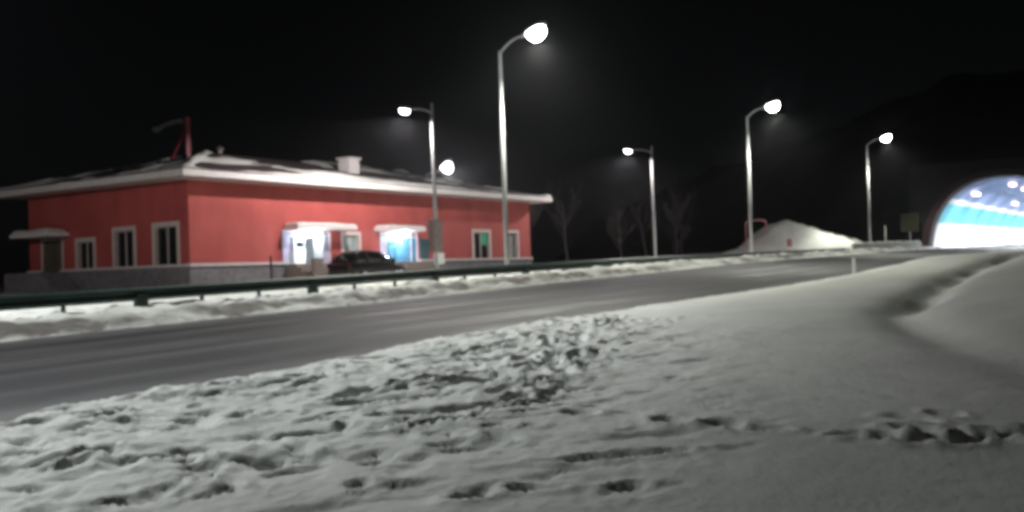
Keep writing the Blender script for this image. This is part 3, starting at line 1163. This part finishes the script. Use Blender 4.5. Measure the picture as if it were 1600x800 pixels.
for k in range(NP + 1):
    s = S0 + k * PITCHP
    big = (k % 3 == 1)
    for me, nm in ((post_me, "post"), ((big_me if big else blk_me), "splice_block" if big else "block_out")):
        o = bpy.data.objects.new(nm, me)
        COL.objects.link(o)
        o.parent = GRL
        o.location = P(s, RAIL + (.05 if nm == 'post' else 0.03), rail_top(s) - .02 - (0 if nm == 'post' else .0))
        o.rotation_euler = (0, 0, RZ)
# end terminal with pale red sheeting
te = box("end_terminal", M['red'], GRL, -.9, .9, -.16, .02, -.72, .02, bevel=.04)
te.location = P(86.0, RAIL - .06, rail_top(86))
te.rotation_euler = (0, 0, RZ)
te['label'] = "faded red and white end terminal of the rail"
for k in range(2):
    w_ = box("reflector_band", M['white'], te, -.55 + k * .8, -.15 + k * .8, -.175, -.163, -.70, .0)

# concrete barrier between rail end and tunnel
CB = empty("concrete_barrier", P(88.6, 21.9, 0), 0)
CB.location = (0, 0, 0)
tag(CB, "pale low concrete barrier leading up to the tunnel mouth", "barrier")
for k in range(7):
    sa, sb = 88.4 + k * 3.6, 88.4 + k * 3.6 + 3.5
    secs = []
    for s in (sa, sb):
        o0 = 21.9 - (s - 88) * .035
        z = zroad(np.array([s]), np.array([20.0]))[0] - .1
        secs.append([P(s, o0 + d, z + h) for d, h in ((-.3, 0), (-.3, .12), (-.16, .35), (-.09, .95), (.09, .95), (.16, .35), (.3, .12), (.3, 0))])
    MB().loft(secs).build("barrier_block", M['concrete'], CB, bevel=.02)
    s = (sa + sb) / 2
    o0 = 21.9 - (s - 88) * .035
    z = float(zroad(np.array([s]), np.array([20.0]))[0]) - .1
    c_ = snow_cap("snow", CB, -1.72, 1.72, -.09, .09, 0, .09, 20, 6, k * 3.3)
    c_.location = P(s, o0, z + .95)
    c_.rotation_euler = (0, 0, RZ)

# ------------------------------------------------------------------ tunnel
TP = empty("tunnel_portal", P(117, 13.25, float(zroad(np.array([117.]), np.array([13.25]))[0])))
tag(TP, "brightly lit arched road tunnel with white and teal walls", "tunnel")
HWID, THT = 7.3, 7.7


def arch(x):
    return THT * (max(0, 1 - abs(x / HWID) ** 2.4)) ** (1 / 1.9)


def arch_pts(n=60, grow=0.0):
    pts = []
    for k in range(n + 1):
        a = math.pi * k / n
        x = HWID * math.copysign(abs(math.cos(a)) ** (1 / 1.2) if abs(math.cos(a)) > 1e-9 else 0, math.cos(a))
        pts.append((x, arch(x)))
    if grow:
        out = []
        for i, (x, z) in enumerate(pts):
            x0, z0 = pts[max(i - 1, 0)]
            x1, z1 = pts[min(i + 1, n)]
            tx, tz = x1 - x0, z1 - z0
            l = math.hypot(tx, tz) or 1
            out.append((x + tz / l * grow, z - tx / l * grow))
        return out
    return pts


AP = arch_pts(120)
TL = 125.0
slope = .0072
bands = [("wall_panel_band", M['tun_white'], -.6, 3.1), ("painted_band", M['tun_teal'], 3.1, 5.2), ("cable_tray", M['tun_white'], 5.2, 5.7)]


def strip(pts, x0, x1, inset=0.0):
    mb = MB()
    secs = []
    for x in np.linspace(x0, x1, 6):
        secs.append([(x, y, z + slope * x) for y, z in pts])
    mb.loft(secs, closed=False, caps=False)
    return mb


zmax = 5.7
for sgn in (1, -1):
    for nm, mm, za, zb in bands:
        seg = [(y, z) for y, z in AP if y * sgn > 0 and za <= z <= zb]

        def at_z(zz):
            lo, hi = 0.0, HWID
            for _ in range(50):
                m_ = (lo + hi) / 2
                if arch(m_) > zz:
                    lo = m_
                else:
                    hi = m_
            return (sgn * lo, zz)
        seg = [q for q in seg if za + .01 < q[1] < zb - .01]
        seg = sorted(seg + [at_z(max(za, .0)), at_z(zb)], key=lambda q: q[1])
        if za < 0:
            seg = [(sgn * HWID, -.6)] + seg
        o = strip(seg, 0, TL).build(nm, mm, TP, smooth=True)
cseg = [at for at in AP if at[1] > zmax + .02]
strip([(abs(at_z(zmax)[0]), zmax)] + cseg + [(-abs(at_z(zmax)[0]), zmax)], 0, TL).build("vault", M['tun_ceil'], TP, smooth=True)
box("end_blank", M['tun_white'], TP, TL - .02, TL + .2, -8, 8, -1, 9.5)
box("kerb", M['concrete'], TP, .5, TL - 1, 6.62, 7.5, -.55, .35)
box("kerb", M['concrete'], TP, .5, TL - 1, -7.5, -6.62, -.55, .35)
# head wall with the arch cut out, and a projecting collar
hw = MB()
outer = []
W2, H2 = 9.4, 9.6
for (y, z) in AP:
    a = math.atan2(z, y)
    k = min(W2 / abs(math.cos(a)) if abs(math.cos(a)) > 1e-6 else 1e9, H2 / abs(math.sin(a)) if abs(math.sin(a)) > 1e-6 else 1e9)
    outer.append((k * math.cos(a), k * math.sin(a)))
AG = arch_pts(120, .0)
for x in (0.02, 1.2):
    pass
secs = []
n = len(AP)
ring = [[(.05, y, z) for y, z in AG], [(.05, y, z) for y, z in outer], [(1.3, y, z) for y, z in outer], [(1.3, y, z) for y, z in AG]]
b0 = 0
for r_ in ring:
    hw.v += r_
for j in range(4):
    for k in range(n - 1):
        j2 = (j + 1) % 4
        hw.face((j * n + k, j * n + k + 1, j2 * n + k + 1, j2 * n + k))
hw.box(.05, 1.3, -W2, -HWID, -2, 0)
hw.box(.05, 1.3, HWID, W2, -2, 0)
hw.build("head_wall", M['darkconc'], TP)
co = MB()
A0, A1 = arch_pts(80, .03), arch_pts(80, .75)
A0 = [(HWID + .03, -1.2)] + A0 + [(-HWID - .03, -1.2)]
A1 = [(HWID + .75, -1.2)] + A1 + [(-HWID - .75, -1.2)]
n = len(A0)
for r_ in ([(-1.1, y, z) for y, z in A0], [(-1.1, y, z) for y, z in A1], [(.06, y, z) for y, z in A1], [(.06, y, z) for y, z in A0]):
    co.v += r_
for j in range(4):
    for k in range(n - 1):
        j2 = (j + 1) % 4
        co.face((j * n + k, j * n + k + 1, j2 * n + k + 1, j2 * n + k))
co.build("portal_collar", M['collar'], TP)
# luminaires along the vault
lum = MB().box(-.9, .9, -.30, .30, -.16, .10)
lum_me = lum.mesh("luminaire")
lum_me.materials.append(M['tunnellight'])
for i, x in enumerate((9, 22, 35, 48, 61, 74, 87, 100, 114)):
    for y in ((3.75, -.1) if i % 3 == 0 else (-.1,)):
        o = bpy.data.objects.new("luminaire", lum_me)
        COL.objects.link(o)
        o.parent = TP
        zz = arch(y) - .45 + slope * x
        o.location = (x, y, zz)
        if y == -.1:
            ld = bpy.data.lights.new("tunnel_bulb", 'AREA')
            ld.shape, ld.size, ld.size_y, ld.energy, ld.color = 'RECTANGLE', 1.8, .6, TUNNEL_P, (.95, .97, 1)
            lo = bpy.data.objects.new("tunnel_bulb", ld)
            COL.objects.link(lo)
            lo.parent = TP
            lo.location = (x, y, zz - .2)

# ------------------------------------------------------------------ parked car (faces up the road, its side to us)
CARS, CARO = 36.9, 32.4
CAR = empty("parked_car", P(CARS, CARO, ground_z(CARS, CARO) + .01))
tag(CAR, "dark maroon hatchback parked before the lit entrances", "car")
st = [  # x, half width at belt, z bottom, z belt
    (-2.18, .62, .42, .72), (-2.12, .74, .32, .86), (-1.9, .83, .26, .94), (-1.3, .87, .24, .95), (-.4, .89, .23, .93), (.5, .89, .23, .91), (1.0, .88, .24, .89),
    (1.5, .85, .25, .84), (1.95, .79, .28, .76), (2.15, .70, .33, .68), (2.22, .58, .40, .58)]
secs = []
for x, w, zb, zt in st:
    h = zt - zb
    secs.append([(x, -w * .80, zb), (x, -w * .97, zb + h * .18), (x, -w, zb + h * .55), (x, -w * .96, zb + h * .9), (x, -w * .80, zt), (x, 0, zt + .03),
                 (x, w * .80, zt), (x, w * .96, zb + h * .9), (x, w, zb + h * .55), (x, w * .97, zb + h * .18), (x, w * .80, zb), (x, 0, zb)])
body = MB().loft(secs).build("body", M['car'], CAR, smooth=True)
md = body.modifiers.new("sub", 'SUBSURF')
md.levels = md.render_levels = 2
cb = [(-2.02, .70, .90, .93), (-1.78, .69, .90, 1.30), (-1.35, .64, .90, 1.46), (-.5, .63, .90, 1.50), (.15, .63, .90, 1.47), (.62, .66, .90, 1.24), (1.12, .72, .86, .90)]
secs = []
for x, w, zb, zt in cb:
    h = zt - zb
    wt = .80 - .0 * h
    secs.append([(x, -.80, zb), (x, -.80 + .10 * h / .6, zb + h * .5), (x, -w + .06, zb + h * .92), (x, -w * .6, zt), (x, 0, zt + .02), (x, w * .6, zt),
                 (x, w - .06, zb + h * .92), (x, .80 - .10 * h / .6, zb + h * .5), (x, .80, zb)])
roof_ = MB().loft(secs).build("cabin", M['carglass'], CAR, smooth=True)
rs = []
for x, w, zb, zt in cb[1:5]:
    rs.append([(x, -w + .01, zt - .07), (x, -w * .6, zt + .012), (x, 0, zt + .035), (x, w * .6, zt + .012), (x, w - .01, zt - .07), (x, 0, zt - .05)])
MB().loft(rs).build("roof_skin", M['car'], CAR, smooth=True)
for sgn in (-1, 1):
    for xa, xb, za, zb in ((1.08, .60, .90, 1.26), (.16, .10, .90, 1.44), (-.92, -.98, .90, 1.45), (-1.85, -1.62, .92, 1.38)):
        MB().tube([(xa, sgn * .815, za), ((xa + xb) / 2, sgn * .765, (za + zb) / 2), (xb, sgn * .66, zb)], .035, 6).build("pillar", M['car'], CAR)
    for x in (.05, -.98):
        box("door_handle", M['car'], CAR, x - .12, x + .06, sgn * .885 - .03, sgn * .885 + .03, .78, .82, bevel=.01)
    mr_ = MB().lathe([(.02, -.09), (.10, -.05), (.11, .04), (.05, .09)], 10, Matrix.Translation((.78, sgn * .96, 1.0))).build("wing_mirror", M['car'], CAR, smooth=True)
    box("headlight", M['carlamp'], CAR, 1.90, 2.08, sgn * .60 - .14, sgn * .60 + .14, .60, .72, bevel=.03)
    box("tail_light", M['taillamp'], CAR, -2.17, -2.0, sgn * .62 - .12, sgn * .62 + .12, .70, .90, bevel=.03)
    for x in (1.38, -1.30):
        w_ = MB().lathe([(.20, -.10), (.29, -.11), (.325, -.07), (.325, .07), (.29, .11), (.20, .10)], 24,
                        Matrix.Translation((x, sgn * .80, .32)) @ Matrix.Rotation(math.pi / 2, 4, 'X')).build("wheel", M['tyre'], CAR, smooth=False)
        rm = MB().lathe([(.20, -.118), (.17, -.09), (.05, -.105), (.05, .105), (.17, .09), (.20, .118)], 20,
                        Matrix.Translation((x, sgn * .80, .32)) @ Matrix.Rotation(math.pi / 2, 4, 'X')).build("rim", M['rim'], w_)
box("bumper", M['railpost'], CAR, 2.02, 2.20, -.66, .66, .34, .46, bevel=.04)
box("bumper", M['railpost'], CAR, -2.20, -2.04, -.66, .66, .38, .54, bevel=.04)

# ------------------------------------------------------------------ small roadside things
# red pipe frame behind the second tall lamp
RF = empty("pipe_frame", P(73.6, 25.4, ground_z(73.6, 25.4)))
tag(RF, "red inverted-U pipe frame just behind a lamp pole", "frame")
MB().tube([(0, .80, -.2), (0, .80, 2.6), (0, .73, 2.82), (0, .38, 2.92), (0, -.38, 2.92), (0, -.73, 2.82), (0, -.80, 2.6), (0, -.80, 1.75)], .06, 10).build("hoop", M['darkred'], RF, smooth=True)
MB().tube([(0, -.80, 1.78), (0, -.3, 1.2), (0, .6, .8)], .045, 8).build("brace", M['darkred'], RF)

# delineator post on the near shoulder
ds, do = 37.4, 9.25
DP = empty("delineator_post", P(ds, do, ground_z(ds, do)))
tag(DP, "slim pale marker post at the near road edge", "marker post")
MB().loft([[(-.05, -.05, -.3), (.05, -.05, -.3), (.05, .05, -.3), (-.05, .05, -.3)], [(-.05, -.05, .62), (.05, -.05, .62), (.05, .05, .66), (-.05, .05, .66)]]).build("post", M['fascia'], DP, bevel=.008)
box("reflector", M['fascia'], DP, -.03, .03, -.058, -.052, .42, .56)

# dark red post in front of the plain stretch of wall
q = 3.2
ys_, yo_ = 30.3 + q, 35.6
YP = empty("yard_post", P(ys_, yo_, ground_z(ys_, yo_)))
tag(YP, "thin dark red post standing before the blank red wall", "post")
MB().lathe([(.06, -.2), (.06, 1.35), (.03, 1.42)], 12).build("shaft", M['darkred'], YP, smooth=True)
MB().lathe([(.12, -.2), (.12, .06), (.07, .08)], 12).build("foot", M['plinth'], YP)

# signs near the tunnel
SG1 = empty("tunnel_sign", P(115.0, 22.3, ground_z(115.0, 22.3)))
tag(SG1, "unlit olive square sign board beside the tunnel mouth", "sign")
MB().lathe([(.06, -.3), (.055, 3.6)], 12).build("post", M['housing'], SG1)
box("board", M['signback'], SG1, -.14, -.09, -.85, .85, 1.7, 3.6, bevel=.01)
box("board_frame", M['railpost'], SG1, -.085, -.055, -.9, .9, 1.66, 3.64)
SG2 = empty("marker_pole", P(109.0, 23.6, ground_z(109.0, 23.6)))
tag(SG2, "thin pale pole between the last lamp and the olive sign", "pole")
MB().lathe([(.07, -.3), (.06, 2.3), (.02, 2.36)], 10).build("shaft", M['concrete'], SG2)
MB().lathe([(.16, -.3), (.16, .05), (.08, .1)], 10).build("foot", M['concrete'], SG2)

# small reddish marker box standing on the snow bank
def heap(name, s, o, ls, lo, h, label, seed, cat="snow heap", group=None, n=46, peak=(0, 0)):
    xs, ys = np.linspace(-ls, ls, n), np.linspace(-lo, lo, n)
    a, b = np.meshgrid(xs, ys, indexing='ij')
    r = np.hypot(a / ls + .12 * fbm(a / ls * 2 + seed, b / lo * 2, 3), b / lo)
    z = h * np.clip(1 - r, 0, 1) ** 1.15 * (1 + .30 * fbm(a / ls * 2.6 + seed, b / lo * 2.6 + seed, 5)) - .25 * sstep(.85, 1.05, r)
    e = empty(name, P(s, o, ground_z(s, o) - .02))
    return a, b, z, tag(e, label, cat, group)


def snow_heap(s, o, ls, lo, h, label, seed):
    a, b, z, e = heap("snow_heap", s, o, ls, lo, h, label, seed, group="snow heaps behind the guardrail")
    m = grid_object("pile", np.stack([a, b, z], -1).reshape(-1, 3), a.shape[0], a.shape[1], M['snow'], {'dirt': np.full(a.size, .12)})
    m.parent = e


snow_heap(60.6, 29.0, 1.4, 1.1, .75, "small bright snow heap left of the lone lower lamp's foot", 3.1)
snow_heap(49.5, 28.0, 2.2, 1.1, .55, "low snow heap right of the building's end behind the guardrail", 8.4)

# tall snow bank behind the rail
sb_s, sb_o = 98.0, 28.0
xs, ys = np.linspace(-13, 34, 110), np.linspace(-7, 14, 60)
a_, b_ = np.meshgrid(xs, ys, indexing='ij')
top = 3.9 * np.exp(-((b_ - 2.2) / 4.2) ** 2)
along = np.where(a_ < 0, np.clip(1.2 + a_ / 4.6, 0, 1) ** .85, np.clip(1 - a_ / 27, 0, 1) ** 1.1)
zb_ = top * along * (1 + .40 * fbm(a_ * .25, b_ * .3, 5)) + .22 * fbm(a_ * .6, b_ * .8, 4)
zb_ = 4.5 * np.tanh(zb_ / 4.0) + .25 * np.abs(fbm(a_ * .45 + 9, b_ * .55, 4))
rim_ = np.minimum(np.minimum(a_ + 13, 34 - a_), np.minimum(b_ + 7, 14 - b_))
zb_ = zb_ - .35 * (1 - sstep(0, 2, rim_)) - .12
SB = empty("snow_bank", P(sb_s, sb_o, float(zapron(sb_s)) + .1))
tag(SB, "tall lit snow bank rising behind the end of the guardrail", "snow bank")
m_ = grid_object("slope", np.stack([a_, b_, zb_ + .006 * a_], -1).reshape(-1, 3), 110, 60, M['snow'], {'dirt': np.clip(.42 + .5 * fbm(a_ * .35, b_ * .4, 4), 0, 1).ravel()})
m_.parent = SB
MS = empty("marker_box", P(85.6, 26.6, .55))
tag(MS, "small reddish box on a post in front of the snow bank", "marker")
box("post", M['trim'], MS, -.06, .06, -.06, .06, -1.0, .55)
box("case", M['red'], MS, -.20, .20, -.16, .16, .45, 1.15, bevel=.02)

# ------------------------------------------------------------------ bare trees beyond the yard
def bare_tree(s, o, h, seed, label):
    r_ = random.Random(seed)
    T = empty("bare_tree", P(s, o, ground_z(s, o) - .1))
    tag(T, label, "tree", "bare trees beyond the yard")
    tr, cr = MB(), MB()

    def limb(mb, p, d, L, rad, depth):
        pts, rads = [p.copy()], [rad]
        n = 5 if depth == 0 else 4
        for i in range(n):
            d = (d + Vector((r_.gauss(0, .10), r_.gauss(0, .10), r_.gauss(.03, .06)))).normalized()
            p = p + d * L / n
            pts.append(p.copy())
            rads.append(rad * (1 - .75 * (i + 1) / n))
        mb.tube(pts, rads, 6 if depth < 1 else 4, False)
        if depth >= 3:
            return
        kids = 11 if depth == 0 else (6 if depth == 1 else 5)
        for k in range(kids):
            f = r_.uniform(.28, 1.0)
            i = min(int(f * n), n - 1)
            q = pts[i].lerp(pts[i + 1], f * n - i)
            a = r_.uniform(0, 2 * math.pi)
            sp = r_.uniform(.5, 1.0)
            nd = (d * .8 + Vector((math.cos(a) * sp, math.sin(a) * sp, r_.uniform(.1, .5)))).normalized()
            limb(cr, q, nd, L * r_.uniform(.35, .55), max(rads[i] * .5, .012), depth + 1)
    limb(tr, Vector((0, 0, 0)), Vector((r_.gauss(0, .04), r_.gauss(0, .04), 1)), h * .75, .028 * h * .6, 0)
    tr.build("trunk", M['bark'], T, smooth=True, recalc=False)
    cr.build("crown", M['bark'], T, smooth=True, recalc=False)


spots = [(76, 43.5, 7.5, "bare tree standing nearest the lone lower lamp, left of its pole"), (80, 40.0, 6.5, "slim bare tree directly right of the lone lower lamp"),
         (86, 40.5, 8.0, "tall bare tree midway between the lone lower lamp and the red frame"), (84, 36.5, 6.0, "small bare tree low in front of the tall bare tree"),
         (92, 39.5, 7.0, "bare tree close left of the red frame's lamp"), (97, 42.5, 8.5, "bare tree farthest back, rising behind the red frame"),
         (71, 46.0, 6.0, "small bare tree nearest the building's right end")]
for i, (s, o, h, lab) in enumerate(spots):
    bare_tree(s, o, h, 40 + i, lab)

# ------------------------------------------------------------------ thin haze volume added to give the lamps soft halos
hm, nt, b = new_mat("lamp_halo_air")
nt.nodes.remove(b)
pv = N(nt, "ShaderNodeVolumePrincipled")
pv.inputs['Color'].default_value = (.9, .93, 1, 1)
pv.inputs['Density'].default_value = .00016
pv.inputs['Anisotropy'].default_value = .86
nt.links.new(pv.outputs[0], nt.nodes["Material Output"].inputs['Volume'])
hb = MB().box(-900, 900, -700, 900, EYE - 5, EYE + 44).build("haze", hm)
hb['kind'] = 'stuff'
hb['label'] = "thin haze added for soft halos around the lamps"
scene.cycles.volume_bounces = 0
